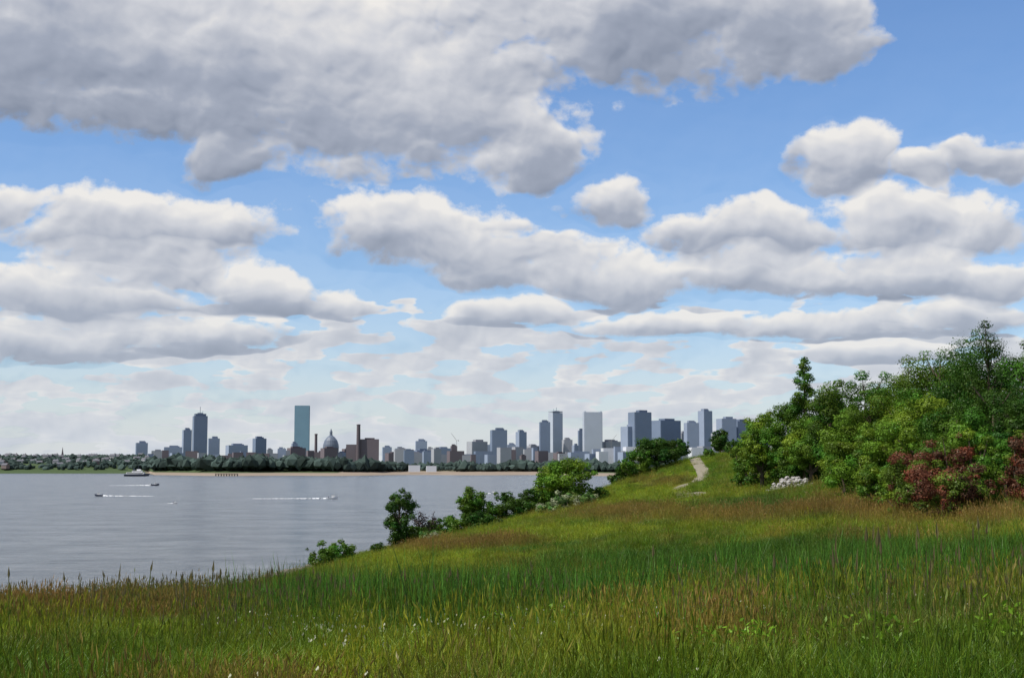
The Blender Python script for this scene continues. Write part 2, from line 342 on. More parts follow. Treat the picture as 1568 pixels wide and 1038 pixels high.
# ------------------------------------------------------------ trees
def tube(V, Fc, pts, rad, sides=6):
    pts = [np.array(p, float) for p in pts]; b0 = len(V)
    for i, p in enumerate(pts):
        d = pts[min(i + 1, len(pts) - 1)] - pts[max(i - 1, 0)]; d /= np.linalg.norm(d) + 1e-9
        u = np.cross(d, (0.3, .9, .1)); u /= np.linalg.norm(u); w_ = np.cross(d, u)
        for s in range(sides):
            a_ = s / sides * 6.283; V.append(tuple(p + (u * math.cos(a_) + w_ * math.sin(a_)) * rad[i]))
    for i in range(len(pts) - 1):
        for s in range(sides):
            s2 = (s + 1) % sides; Fc.append((b0 + i * sides + s, b0 + i * sides + s2, b0 + (i + 1) * sides + s2, b0 + (i + 1) * sides + s))
def make_tree(name, X, Y, h, wd, kind='oval', col=(.045, .10, .018), seed=0, dens=1., sink=.2, leaf=None, col2=None, pcol2=0.0, nmax=38000):
    r = np.random.default_rng(seed); V = []; Fc = []
    lf = leaf or max(.115, Y * 2.3 / F)
    if kind == 'bush': c0, rv, low = .42 * h, .58 * h, .0
    elif kind == 'narrow': c0, rv, low = .52 * h, .50 * h, .03
    elif kind == 'spindly': c0, rv, low = .5 * h, .5 * h, .08
    else: c0, rv, low = .54 * h, .46 * h, .08
    rh = wd / 2
    nc = {'bush': 40, 'narrow': 70, 'spindly': 80, 'oval': 64}[kind]
    cen = []
    for i in range(nc):
        d = r.normal(size=3); d /= np.linalg.norm(d); rr = (.2 + .8 * r.random()) ** .5 * .82
        cr = (.10 + .13 * r.random()) * (rh * .9 + rv * .5)
        if r.random() < .35: rr *= 1.2; cr *= .55
        p = np.array([d[0] * rh * rr, d[1] * rh * rr, c0 + d[2] * rv * rr])
        if kind == 'spindly':
            t = (i + .5) / nc; env = (1.02 - t) ** .7 * (.45 + .55 * abs(math.sin(t * 13 + seed))); q_ = r.random() * 6.283; rr = r.random() ** .5
            p = np.array([math.cos(q_) * rh * env * rr, math.sin(q_) * rh * env * rr, h * (.06 + .92 * t)]); cr = (.025 + .065 * (1 - t) * r.random()) * h
        if kind == 'oval': k_ = 1 - .35 * np.clip((.3 - p[2] / h) / .3, 0, 1); p[0] *= k_; p[1] *= k_
        p[2] = max(p[2], low * h + .05 * h)
        cen.append((p, cr))
    tr = .018 * h + .03
    if kind == 'bush':
        for p, cr in cen[:14]:
            tube(V, Fc, [(p[0] * .1, p[1] * .1, -sink), (p[0] * .5, p[1] * .5, p[2] * .5), tuple(p)], [tr * .7, tr * .45, tr * .2], 5)
    else:
        ox, oy = r.normal(0, .02 * h, 2); tt = .93 if kind == 'spindly' else .78
        tp = [(0, 0, -sink - .2), (ox * .3, oy * .3, h * .25), (ox, oy, h * .55), (ox * .8, oy * .8, h * tt)]
        tube(V, Fc, tp, [tr * 1.4, tr, tr * .65, tr * .12], 8)
        for p, cr in cen[:40]:
            zb = max(.15 * h, p[2] - .5 * math.hypot(p[0], p[1]) - .1 * h); zb = min(zb, .72 * h)
            b_ = np.array([ox * zb / h, oy * zb / h, zb]); md_ = (b_ + p) / 2 + np.array([0, 0, -.02 * h])
            tube(V, Fc, [b_, md_, p], [tr * .4, tr * .25, tr * .08], 5)
    nbark = len(Fc); V = np.array(V); Cb = np.ones((len(V), 3))
    area = sum(4 * math.pi * cr * cr for p, cr in cen)
    nl = int(min(nmax, area / lf ** 2 * 1.9 * dens)); wts = np.array([cr * cr for p, cr in cen]); wts /= wts.sum()
    ci = r.choice(len(cen), nl, p=wts); P0 = np.array([p for p, cr in cen])[ci]; R0 = np.array([cr for p, cr in cen])[ci]
    d = r.normal(size=(nl, 3)); d /= np.linalg.norm(d, axis=1)[:, None]
    # lumpy clump outline
    lump = 1 + .22 * np.sin(d[:, 0] * 5 + ci) * np.sin(d[:, 1] * 5 + 2 * ci) + .15 * np.sin(d[:, 2] * 7 + ci)
    rad = R0 * lump * (.68 + .38 * r.random(nl) ** .7); stray = r.random(nl) < .09; rad[stray] *= 1.3
    Pc = P0 + d * rad[:, None] * np.array([1, 1, .75]); Pc[:, 2] = np.maximum(Pc[:, 2], .03 * h * r.random(nl))
    nr = d + r.normal(0, .34, (nl, 3)) + np.array([0, 0, .25]); nr /= np.linalg.norm(nr, axis=1)[:, None]
    u = np.cross(nr, r.normal(size=(nl, 3))); u /= np.linalg.norm(u, axis=1)[:, None]; w_ = np.cross(nr, u)
    s = (lf * (.3 + .5 * r.random(nl)))[:, None]
    q = np.stack([Pc - u * s, Pc + w_ * s * .6, Pc + u * s, Pc - w_ * s * .6], 1).reshape(-1, 3)
    ct = .6 + .8 * r.random(len(cen)); cv = ct[ci] * (.85 + .3 * r.random(nl))
    base = np.tile(np.array(col), (nl, 1)); hue = r.random(len(cen))[ci][:, None]; base = base * (1 + (hue - .5) * np.array([.8, .15, 0]))
    if col2 is not None:
        sel = (r.random(len(cen)) < pcol2)[ci] ; base[sel] = np.array(col2)
    Cl = np.repeat(base * cv[:, None], 4, axis=0)
    o = len(V); fl = np.arange(nl * 4).reshape(-1, 4) + o
    me = build_mesh(name, np.vstack([V, q]), np.vstack([np.array(Fc), fl]), [M_bark, M_leaf], np.r_[np.zeros(nbark), np.ones(nl)], np.vstack([Cb, Cl]))
    z = gz(X, Y)[0]
    return add(name, me, (X, Y, z))
def T(name, px, top, wpx, Y, kind='oval', **kw):
    X = (px - CX) / F * Y; g = gz(X, Y)[0]; zt = at(px, top, Y)[2]
    h = max(zt - g, .8); return make_tree(name, X, Y, h, wpx / F * Y, kind, **kw)
G1 = (.056, .122, .011); G2 = (.095, .175, .015); G3 = (.030, .075, .009); RD = (.13, .048, .028)
sd = 100
def S():
    global sd; sd += 1; return sd
# right-hand wood
for (px, top, w, Y, kd, cc) in [
    (1165,620,66,190,'oval',G2),(1232,545,104,180,'spindly',G1),(1205,606,76,185,'oval',G1),(1272,568,96,158,'oval',G1),(1240,626,84,176,'oval',G2),(1332,562,116,132,'oval',G1),
    (1305,620,106,126,'oval',G2),(1392,540,140,120,'oval',G2),(1448,496,140,112,'oval',G1),(1515,490,150,106,'oval',G3),(1590,496,160,104,'oval',G1),
    (1410,590,130,104,'oval',G2),(1530,560,150,98,'oval',G3),(1355,632,110,108,'oval',G2),(1470,600,130,98,'oval',G1),(1660,500,180,106,'oval',G1),(1620,580,150,92,'oval',G3),
    (1480,530,160,125,'oval',G3),(1370,580,130,135,'oval',G3),(1290,600,110,165,'oval',G3),(1560,600,120,94,'oval',G3)]:
    T('deciduous_tree', px, top, w, Y, kd, col=cc, seed=S())
for (px, top, w, Y, cc) in [(1150,672,50,195,G1),(1190,685,60,190,G2),(1300,655,90,118,G2),(1350,700,80,98,G2),(1485,640,90,90,G2),(1330,675,60,108,G2),(1228,664,80,182,G1),(1130,676,36,200,G1),(1275,676,50,140,G2),(1540,650,70,88,G1),(1500,690,60,86,G2),(1378,715,60,90,G2)]:
    T('green_shrub', px, top, w, Y, 'bush', col=cc, seed=S())
for (px, top, w, Y) in [(1395,672,100,89),(1455,654,95,89),(1435,700,130,84),(1558,652,70,84),(1595,640,90,82),(1490,700,60,84)]:
    T('red_leaf_shrub', px, top, w, Y, 'bush', col=RD, seed=S(), col2=(.08, .13, .014), pcol2=.35, dens=.8)
# mid and shoreline
T('poplar_tree', 614, 738, 50, 245, 'narrow', col=G3, seed=S(), nmax=14000)
T('deciduous_tree', 722, 738, 46, 262, 'oval', col=G1, seed=S())
T('deciduous_tree', 872, 694, 96, 275, 'oval', col=G2, seed=S())
T('deciduous_tree', 835, 712, 44, 285, 'oval', col=G2, seed=S())
T('deciduous_tree', 1005, 670, 92, 320, 'oval', col=G3, seed=S()); T('deciduous_tree', 975, 688, 60, 315, 'bush', col=G1, seed=S()); T('deciduous_tree', 1035, 668, 46, 330, 'oval', col=G3, seed=S())
T('deciduous_tree', 1102, 655, 38, 330, 'oval', col=G3, seed=S()); T('green_shrub', 1122, 672, 34, 320, 'bush', col=G3, seed=S()); T('green_shrub', 1085, 684, 22, 325, 'bush', col=G1, seed=S())
for (px, top, w, Y, cc) in [(500,824,62,203,G1),(526,823,50,206,G1),(640,800,60,250,G1),(675,790,60,256,G1),(705,778,60,262,G1),(745,764,50,268,G1),(780,750,84,272,G3),(812,743,50,280,G3),(740,782,70,255,G3),(835,750,60,285,G1),(915,743,40,280,G1),(945,722,40,318,G3),(960,712,50,322,G3),(580,828,30,240,G3),(1195,708,36,188,G1)]:
    T('green_shrub', px, top, w, Y, 'bush', col=cc, seed=S())
for (px, top, w, Y) in [(870,750,75,262),(835,768,40,258),(668,812,60,242),(900,752,40,268)]:
    T('flowering_shrub', px, top, w, Y, 'bush', col=(.10, .17, .04), seed=S(), col2=(.30, .33, .20), pcol2=.25)
for (px, top, w, Y) in [(655,776,50,254),(640,784,30,252)]:
    T('bare_shrub', px, top, w, Y, 'bush', col=(.05, .035, .035), seed=S(), dens=.2)

# ------------------------------------------------------------ rocks
bm = bmesh.new(); bmesh.ops.create_icosphere(bm, subdivisions=1, radius=1); bm.verts.ensure_lookup_table()
JV = np.array([v.co[:] for v in bm.verts]); JF = np.array([[v.index for v in f.verts] for f in bm.faces]); bm.free()
def lumps(centers, sizes, jit=.25, base=None, seed=0):
    base = base or (JV, JF)
    r = np.random.default_rng(seed); Vs = []; Fs = []; o = 0
    for c_, s_ in zip(centers, sizes):
        v_ = base[0] * (1 + r.normal(0, jit, (len(base[0]), 1))) * np.array(s_); a_ = r.random() * 6.283
        R_ = np.array([[math.cos(a_), -math.sin(a_), 0], [math.sin(a_), math.cos(a_), 0], [0, 0, 1]])
        Vs.append(v_ @ R_.T + np.array(c_)); Fs.append(base[1] + o); o += len(v_)
    return np.vstack(Vs), np.vstack(Fs)
def pile(name, pos, wpx, n_, s0, mat, seed):
    x, y, z = pos; r = np.random.default_rng(seed); cs = []; ss = []; hw = wpx / 2 / F * y
    for i in range(n_):
        u = r.normal(0, .48); v_ = r.normal(0, .4); X_, Y_ = x + u * hw, y + v_ * hw
        hgt = max(0, 1 - (u * u * 1.3 + v_ * v_ * 1.3)) * .45 * hw * r.random()
        s_ = s0 * (.4 + r.random()); cs.append((X_, Y_, gz(X_, Y_)[0] + hgt + s_ * .3)); ss.append((s_, s_ * .8, s_ * .55))
    V, F_ = lumps(cs, ss, .13, (JV, JF), seed); return add(name, build_mesh(name, V, F_, [mat]))
pile('rock_pile', pile_pos[0], 86, 260, .32, M_rock, 1); pile('rock_pile', pile_pos[1], 36, 60, .38, M_rock, 2)
# shoreline riprap
X, Y, Z = sample(60000, 120, 420); k = (Z > -.2) & (Z < 1.0); X, Y, Z = X[k], Y[k], Z[k]
sel = rng.permutation(len(X))[:1400]
s_ = .35 + .5 * rng.random(len(sel))
V, F_ = lumps(np.c_[X[sel], Y[sel], Z[sel]], np.c_[s_, s_, s_ * .6], .15, (JV, JF), 5); add('shoreline_rocks', build_mesh('shoreline_rocks', V, F_, [M_shore]))

# ------------------------------------------------------------ water
m, nt, out = newmat('sea_water'); N = nt.nodes.new; L = nt.links.new
b = N('ShaderNodeBsdfPrincipled'); b.inputs['Roughness'].default_value = .2; b.inputs['IOR'].default_value = 1.33
geo = N('ShaderNodeNewGeometry'); mp = N('ShaderNodeMapping'); mp.inputs['Scale'].default_value = (.35, 1.0, 1); L(geo.outputs['Position'], mp.inputs['Vector'])
n1 = N('ShaderNodeTexNoise'); n1.inputs['Scale'].default_value = .2; n1.inputs['Detail'].default_value = 7; n1.inputs['Roughness'].default_value = .65; L(mp.outputs[0], n1.inputs['Vector'])
mp2 = N('ShaderNodeMapping'); mp2.inputs['Scale'].default_value = (.03, .05, 1); L(geo.outputs['Position'], mp2.inputs['Vector'])
n2 = N('ShaderNodeTexNoise'); n2.inputs['Scale'].default_value = 1; n2.inputs['Detail'].default_value = 9; n2.inputs['Roughness'].default_value = .85; L(mp2.outputs[0], n2.inputs['Vector'])
bp = N('ShaderNodeBump'); bp.inputs['Strength'].default_value = 1; bp.inputs['Distance'].default_value = 2.6; L(n1.outputs['Fac'], bp.inputs['Height']); L(bp.outputs[0], b.inputs['Normal'])
cr = N('ShaderNodeValToRGB'); cr.color_ramp.elements[0].position = .38; cr.color_ramp.elements[0].color = (.065, .075, .085, 1); cr.color_ramp.elements[1].position = .64; cr.color_ramp.elements[1].color = (.195, .205, .215, 1)
L(n2.outputs['Fac'], cr.inputs[0]); L(cr.outputs[0], b.inputs['Base Color']); L(b.outputs[0], out.inputs[0]); M_water = m
s = 30000
add('sea_water', build_mesh('sea_water', [(-s, -2000, 0), (s, -2000, 0), (s, 45000, 0), (-s, 45000, 0)], [(0, 1, 2, 3)], [M_water]))

# ------------------------------------------------------------ far shore
def shoreY(px): return np.where(px < 235, 3350, 2700 + 120 * np.sin(px / 90) + 60 * np.sin(px / 31))
pxs = np.linspace(-500, 2100, 300); offs = np.array([-5, 8, 40, 110, 170, 300, 500, 900, 2000, 5000, 12000])
V = []; C = []
for j, o in enumerate(offs):
    for p in pxs:
        Y0 = float(shoreY(p)) + o; beach = p > 230
        z = [-2, .8, 2.2, 4.0, 5.5, 10, 12, 12, 12, 12, 12][j] if beach else [-2, 1.5, 6, 12, 18, 22, 34, 40, 12, 12, 12][j]
        if p < 210 and j > 3: z += 6 * math.sin(p / 37)
        if beach and j > 4 and p < 530: z += 5
        V.append(((p - CX) / F * Y0, Y0, z)); C.append((.27, .22, .175) if (beach and j <= (4 if 520 < p < 840 else 3)) else (.07, .10, .05))
nf = len(pxs); Fq = [(j * nf + i, j * nf + i + 1, (j + 1) * nf + i + 1, (j + 1) * nf + i) for j in range(len(offs) - 1) for i in range(nf - 1)]
m, nt, out = newmat('far_land'); a = nt.nodes.new('ShaderNodeAttribute'); a.attribute_name = 'tint'; d = nt.nodes.new('ShaderNodeBsdfDiffuse'); nt.links.new(a.outputs['Color'], d.inputs[0]); nt.links.new(d.outputs[0], out.inputs[0])
add('far_shore_land', build_mesh('far_shore_land', V, Fq, [m], col=np.array(C)))
# distant tree mass
cs = []; ss = []; cc = []
r = np.random.default_rng(9)
for i in range(4600):
    p = r.uniform(-80, 1180)
    if p < 230: o = r.uniform(60, 900); zb = np.interp(o, [8, 40, 110, 170, 300, 500, 900], [1.5, 6, 12, 18, 22, 34, 40]); hh = r.uniform(8, 15)
    else:
        o = r.uniform(185, 330) if r.random() < .75 else r.uniform(330, 800); zb = 9 + (5 if p < 530 else 0); hh = r.uniform(10, 19) * (1.25 if p < 530 else 1) * (.55 + .9 * fbm(np.array([p / 25.]), np.array([3.]), 3)[0])
    Y0 = float(shoreY(np.array(p))) + o
    if 620 < p < 700 and o < 330: hh *= .5
    wv = hh * r.uniform(.35, .8)
    cs.append(((p - CX) / F * Y0, Y0, zb + hh * .45)); ss.append((wv, wv, hh * .55)); cc.append(np.array([.045, .065, .058]) * r.uniform(.5, 1.5))
V, F_ = lumps(cs, ss, .22, (JV, JF), 6)
add('distant_trees', build_mesh('distant_trees', V, F_, [m], col=np.repeat(np.array(cc), len(JV), axis=0)))

# ------------------------------------------------------------ buildings
BM = {}
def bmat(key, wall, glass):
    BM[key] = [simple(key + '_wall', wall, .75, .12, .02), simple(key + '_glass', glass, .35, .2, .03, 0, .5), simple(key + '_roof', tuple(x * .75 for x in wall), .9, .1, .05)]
bmat('pale', (.42, .46, .53), (.16, .21, .30)); bmat('grey', (.26, .31, .41), (.12, .165, .25)); bmat('dark', (.165, .21, .295), (.10, .14, .215)); bmat('teal', (.18, .30, .38), (.13, .24, .32))  # building colours have distance haze painted in, paler and bluer than the bare materials
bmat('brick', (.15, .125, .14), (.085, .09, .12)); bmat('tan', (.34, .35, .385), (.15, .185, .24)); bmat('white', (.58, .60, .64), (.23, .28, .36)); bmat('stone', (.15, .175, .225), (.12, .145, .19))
def boxes(name, bl, mats, more=None):
    V = []; Fc = []; mi = []
    for (cx, cy, z0, z1, sx, sy, mt) in bl:
        b0 = len(V); x0, x1, y0, y1 = cx - sx / 2, cx + sx / 2, cy - sy / 2, cy + sy / 2
        V += [(x0, y0, z0), (x1, y0, z0), (x1, y1, z0), (x0, y1, z0), (x0, y0, z1), (x1, y0, z1), (x1, y1, z1), (x0, y1, z1)]
        for f in ((0, 3, 2, 1), (4, 5, 6, 7), (0, 1, 5, 4), (1, 2, 6, 5), (2, 3, 7, 6), (3, 0, 4, 7)): Fc.append(tuple(b0 + q for q in f)); mi.append(mt)
    if more:
        for (v_, f_, mt) in more:
            b0 = len(V); V += list(v_); Fc += [tuple(b0 + q for q in f) for f in f_]; mi += [mt] * len(f_)
    return build_mesh(name, V, Fc, mats, mi)
def facade(w, d, H, nv=6, nh=10, fin=.5, z0=0, cx=0, cy=0):
    bl = [(cx, cy, z0, z0 + H, w, d, 1)]
    for i in range(nh + 1):
        z = z0 + H * i / nh; t = H / nh * .38
        if nh: bl.append((cx, cy, z - t * (i > 0), z + (t * .02 if i else t * .5) + .01 * i, w + fin, d + fin, 0))
    for i in range(nv + 1):
        x = cx - w / 2 + w * i / nv; bl.append((x, cy, z0, z0 + H + .35, w / nv * .28, d + fin * 1.7, 0))
    nd = max(2, int(nv * d / w))
    for i in range(nd + 1):
        y = cy - d / 2 + d * i / nd; bl.append((cx, y, z0, z0 + H + .3, w + fin * 1.7, d / nd * .28, 0))
    bl.append((cx, cy, z0 + H, z0 + H + 1.2, w + fin * 2, d + fin * 2, 2))
    return bl
def building(name, x0, x1, top, Y, style='grey', phi=None, ratio=.8, nv=6, nh=10, pent=True, base=8, extra=None):
    phi = random.uniform(.12, .55) if phi is None else phi
    Wa = (x1 - x0) / F * Y; w = Wa / (math.cos(phi) + ratio * math.sin(phi)); d = w * ratio
    X, _, zt = at((x0 + x1) / 2, top, Y); H = zt - base; hp = 0
    bl = []
    if pent: hp = min(8, H * .07); bl.append((w * random.uniform(-.12, .12), 0, H - hp, H, w * .5, d * .55, 2)); bl.append((w * .3, 0, H - hp, H - hp * .4, w * .16, d * .25, 0))
    bl += facade(w, d, H - hp - 1.2, nv, nh, max(.5, w * .012))
    if extra: bl += extra(w, d, H)
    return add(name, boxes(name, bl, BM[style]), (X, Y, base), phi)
B = building
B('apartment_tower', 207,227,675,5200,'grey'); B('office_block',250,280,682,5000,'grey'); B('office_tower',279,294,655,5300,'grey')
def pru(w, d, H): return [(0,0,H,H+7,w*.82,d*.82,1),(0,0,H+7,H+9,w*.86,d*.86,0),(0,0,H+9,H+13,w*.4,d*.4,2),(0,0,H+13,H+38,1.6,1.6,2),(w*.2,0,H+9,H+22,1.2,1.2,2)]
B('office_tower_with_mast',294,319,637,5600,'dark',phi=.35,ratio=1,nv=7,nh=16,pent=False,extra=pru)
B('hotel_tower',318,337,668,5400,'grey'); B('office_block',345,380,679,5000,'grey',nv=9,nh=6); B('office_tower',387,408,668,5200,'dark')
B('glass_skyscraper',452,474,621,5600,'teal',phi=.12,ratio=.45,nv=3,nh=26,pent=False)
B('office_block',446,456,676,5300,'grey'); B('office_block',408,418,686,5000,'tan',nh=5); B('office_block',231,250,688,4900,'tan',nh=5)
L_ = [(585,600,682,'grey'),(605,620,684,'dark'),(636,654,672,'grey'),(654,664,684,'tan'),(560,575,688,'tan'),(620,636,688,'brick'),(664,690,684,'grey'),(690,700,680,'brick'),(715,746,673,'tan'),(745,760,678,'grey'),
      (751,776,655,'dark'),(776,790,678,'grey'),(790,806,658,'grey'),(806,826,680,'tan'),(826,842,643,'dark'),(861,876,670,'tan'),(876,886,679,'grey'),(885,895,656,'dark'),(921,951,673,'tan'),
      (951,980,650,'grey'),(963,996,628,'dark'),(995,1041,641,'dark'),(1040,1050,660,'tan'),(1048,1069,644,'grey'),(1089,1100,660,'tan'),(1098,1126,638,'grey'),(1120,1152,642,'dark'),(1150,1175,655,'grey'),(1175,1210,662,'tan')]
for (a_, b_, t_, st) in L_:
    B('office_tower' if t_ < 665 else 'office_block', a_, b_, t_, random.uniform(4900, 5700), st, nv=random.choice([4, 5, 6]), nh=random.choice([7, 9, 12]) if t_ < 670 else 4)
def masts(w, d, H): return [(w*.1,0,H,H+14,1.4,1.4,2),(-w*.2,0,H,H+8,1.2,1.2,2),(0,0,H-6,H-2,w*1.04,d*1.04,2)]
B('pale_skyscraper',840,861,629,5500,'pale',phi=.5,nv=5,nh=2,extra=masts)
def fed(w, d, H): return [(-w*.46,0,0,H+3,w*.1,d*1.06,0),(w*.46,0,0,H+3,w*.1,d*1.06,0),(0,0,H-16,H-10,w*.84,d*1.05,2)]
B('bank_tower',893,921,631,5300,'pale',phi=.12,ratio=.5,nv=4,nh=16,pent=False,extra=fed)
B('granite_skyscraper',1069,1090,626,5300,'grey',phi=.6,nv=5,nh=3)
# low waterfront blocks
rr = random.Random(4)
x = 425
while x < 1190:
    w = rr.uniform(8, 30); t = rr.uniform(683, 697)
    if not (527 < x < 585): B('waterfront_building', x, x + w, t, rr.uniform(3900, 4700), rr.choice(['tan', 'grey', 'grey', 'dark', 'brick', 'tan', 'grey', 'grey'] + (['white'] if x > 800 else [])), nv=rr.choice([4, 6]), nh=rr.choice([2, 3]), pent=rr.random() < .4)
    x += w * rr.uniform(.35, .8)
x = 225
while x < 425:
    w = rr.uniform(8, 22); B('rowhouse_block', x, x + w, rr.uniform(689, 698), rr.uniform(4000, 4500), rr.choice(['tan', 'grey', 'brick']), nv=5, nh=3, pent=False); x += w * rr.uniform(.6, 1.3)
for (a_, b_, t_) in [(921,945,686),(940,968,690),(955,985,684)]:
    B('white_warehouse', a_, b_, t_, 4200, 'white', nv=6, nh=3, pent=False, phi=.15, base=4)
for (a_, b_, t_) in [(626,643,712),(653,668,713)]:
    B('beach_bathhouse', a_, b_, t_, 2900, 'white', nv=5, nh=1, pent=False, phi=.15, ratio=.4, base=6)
# lathe helper
def lathe(prof, seg=20, cx=0, cy=0):
    V = []; Fc = []
    for (r_, z_) in prof:
        for s_ in range(seg): a_ = s_ / seg * 6.283; V.append((cx + r_ * math.cos(a_), cy + r_ * math.sin(a_), z_))
    for i in range(len(prof) - 1):
        for s_ in range(seg): s2 = (s_ + 1) % seg; Fc.append((i * seg + s_, i * seg + s2, (i + 1) * seg + s2, (i + 1) * seg + s_))
    return V, Fc
# domed church
Y = 4600; X, _, zt = at(507, 656, Y); R = 14.5 / F * Y; H = zt - 8
v_, f_ = lathe([(R * .8, H * .35), (R * .8, H * .52), (R * .86, H * .52), (R * .82, H * .6), (R * .68, H * .7), (R * .42, H * .78), (R * .16, H * .83), (R * .14, H * .9), (R * .17, H * .905), (.3, H)])
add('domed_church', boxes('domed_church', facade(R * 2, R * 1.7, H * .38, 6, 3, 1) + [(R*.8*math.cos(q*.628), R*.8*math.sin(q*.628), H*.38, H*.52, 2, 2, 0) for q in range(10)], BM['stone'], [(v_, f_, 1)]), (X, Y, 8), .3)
# brick power station
Y = 4000; X, _, zt = at(556, 673, Y); H = zt - 8; W_ = 50 / F * Y
bl = facade(W_ * .55, 30, H, 8, 2, 1, cx=W_ * .2) + facade(W_ * .42, 34, H * .82, 6, 2, 1, cx=-W_ * .29) + [(W_ * .2, 0, H + 1, H + 5, W_ * .3, 18, 2)]
_, _, zc = at(549, 650, Y)
v_, f_ = lathe([(6.5, 0), (5.6, (zc - 8) * .7), (5.2, zc - 10), (6, zc - 10), (6, zc - 8), (.2, zc - 7.5)], 14, -W_ * .14, -19)
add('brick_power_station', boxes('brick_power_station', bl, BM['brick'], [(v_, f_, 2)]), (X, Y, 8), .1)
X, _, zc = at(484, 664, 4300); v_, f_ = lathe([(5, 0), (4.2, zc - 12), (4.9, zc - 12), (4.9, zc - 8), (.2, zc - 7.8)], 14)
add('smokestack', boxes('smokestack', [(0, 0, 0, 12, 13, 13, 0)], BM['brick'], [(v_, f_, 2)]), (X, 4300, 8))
# tower crane
M_steel = simple('crane_steel', (.25, .24, .25), .6, .1)
def crane(px, top, Y, ang, J=32):
    X, _, zt = at(px, top, Y); H = zt - 8; V = []; Fc = []
    for sx in (-1, 1):
        for sy in (-1, 1): tube(V, Fc, [(sx * .7, sy * .7, 0), (sx * .7, sy * .7, H * .75)], [.2, .2], 4)
    nst = 14
    for i in range(nst): z = H * .75 * i / nst; s_ = .7 if i % 2 else -.7; tube(V, Fc, [(s_, -.7, z), (-s_, -.7, z + H * .75 / nst)], [.15, .15], 4)
    ex, ez = math.cos(ang), math.sin(ang); zz = H * .75
    tube(V, Fc, [(0, 0, zz), (J * ex, 0, zz + J * ez)], [.5, .3], 4); tube(V, Fc, [(0, 0, zz + 3), (J * ex, 0, zz + J * ez)], [.2, .2], 4)
    sg = -1 if ex > 0 else 1
    tube(V, Fc, [(0, 0, zz), (sg * 7, 0, zz + 1)], [.7, .7], 4); tube(V, Fc, [(sg * 7, 0, zz - 2), (sg * 7, 0, zz + 1.5)], [1.3, 1.3], 4)
    add('tower_crane', build_mesh('tower_crane', V, Fc, [M_steel]), (X, Y, 8))
crane(699, 660, 4600, 2.2); crane(936, 662, 4700, .9)
# houses on left hill
M_roof = simple('slate_roof', (.13, .13, .15), .9, .3, .2)
hm = []
for q, wc in enumerate([(.35, .35, .36), (.2, .15, .14), (.3, .29, .27), (.5, .5, .5)]):
    w, d, h, rf = 12, 10, 8, 4
    mw = simple('house_wall', wc, .8, .1); mg = simple('house_window', (.07, .08, .1), .3, .1)
    bl = [(0, 0, 0, h, w, d, 0), (w * .3, 0, h, h + 6, 1.2, 1.2, 0)]
    for fx in (-.33, -.1, .13, .34):
        for fz in (1.2, 4.8): bl.append((w * fx, 0, fz, fz + 1.6, 1.2, d + .1, 2))
    V = [(-w*.53, -d*.55, h), (w*.53, -d*.55, h), (w*.53, 0, h + rf), (-w*.53, 0, h + rf), (-w*.53, d*.55, h), (w*.53, d*.55, h)]
    hm.append(boxes('house', bl, [mw, M_roof, mg], [(V, [(0, 1, 2, 3), (3, 2, 5, 4)], 1), ([(-w/2, -d/2, h), (-w/2, d/2, h), (-w/2, 0, h+rf-.2), (-w/2, -.01, h+rf-.2), (w/2, -d/2, h), (w/2, d/2, h), (w/2, 0, h+rf-.2), (w/2, -.01, h+rf-.2)], [(0, 1, 2, 3), (4, 5, 6, 7)], 0)]))
for i in range(60):
    p = rr.uniform(-20, 232); o = rr.uniform(60, 900); zb = float(np.interp(o, [8, 40, 110, 170, 300, 500, 900], [1.5, 6, 12, 18, 22, 34, 40])); Y0 = 3350 + o
    ob = add('house', hm[rr.randrange(4)], ((p - CX) / F * Y0, Y0 - 8, zb + rr.uniform(1, 4)), rr.uniform(-.5, .5)); ob.scale = (rr.uniform(.8, 1.4),) * 2 + (rr.uniform(.8, 1.2),)
# church with steeple
X, _, zt = at(96, 684, 4200); v_, f_ = lathe([(3.2, zt - 22 - 30), (.1, zt - 30)], 8)
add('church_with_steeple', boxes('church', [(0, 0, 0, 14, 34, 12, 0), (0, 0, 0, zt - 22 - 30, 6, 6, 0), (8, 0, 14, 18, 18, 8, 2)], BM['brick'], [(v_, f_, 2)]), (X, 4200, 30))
# pier
X, _, _ = at(347, 727, 2560); bl = [(0, 0, 3, 3.8, 42, 6, 0)] + [(q * 5 - 20, y_, -3, 3, .9, .9, 0) for q in range(9) for y_ in (-2.5, 2.5)] + [(q * 5 - 20, -2.8, 3.8, 5, .25, .25, 0) for q in range(9)] + [(0, -2.8, 5, 5.2, 42, .25, 0)]
add('pier', boxes('pier', bl, [simple('pier_timber', (.07, .06, .055), .9)]), (X, 2560, 0))

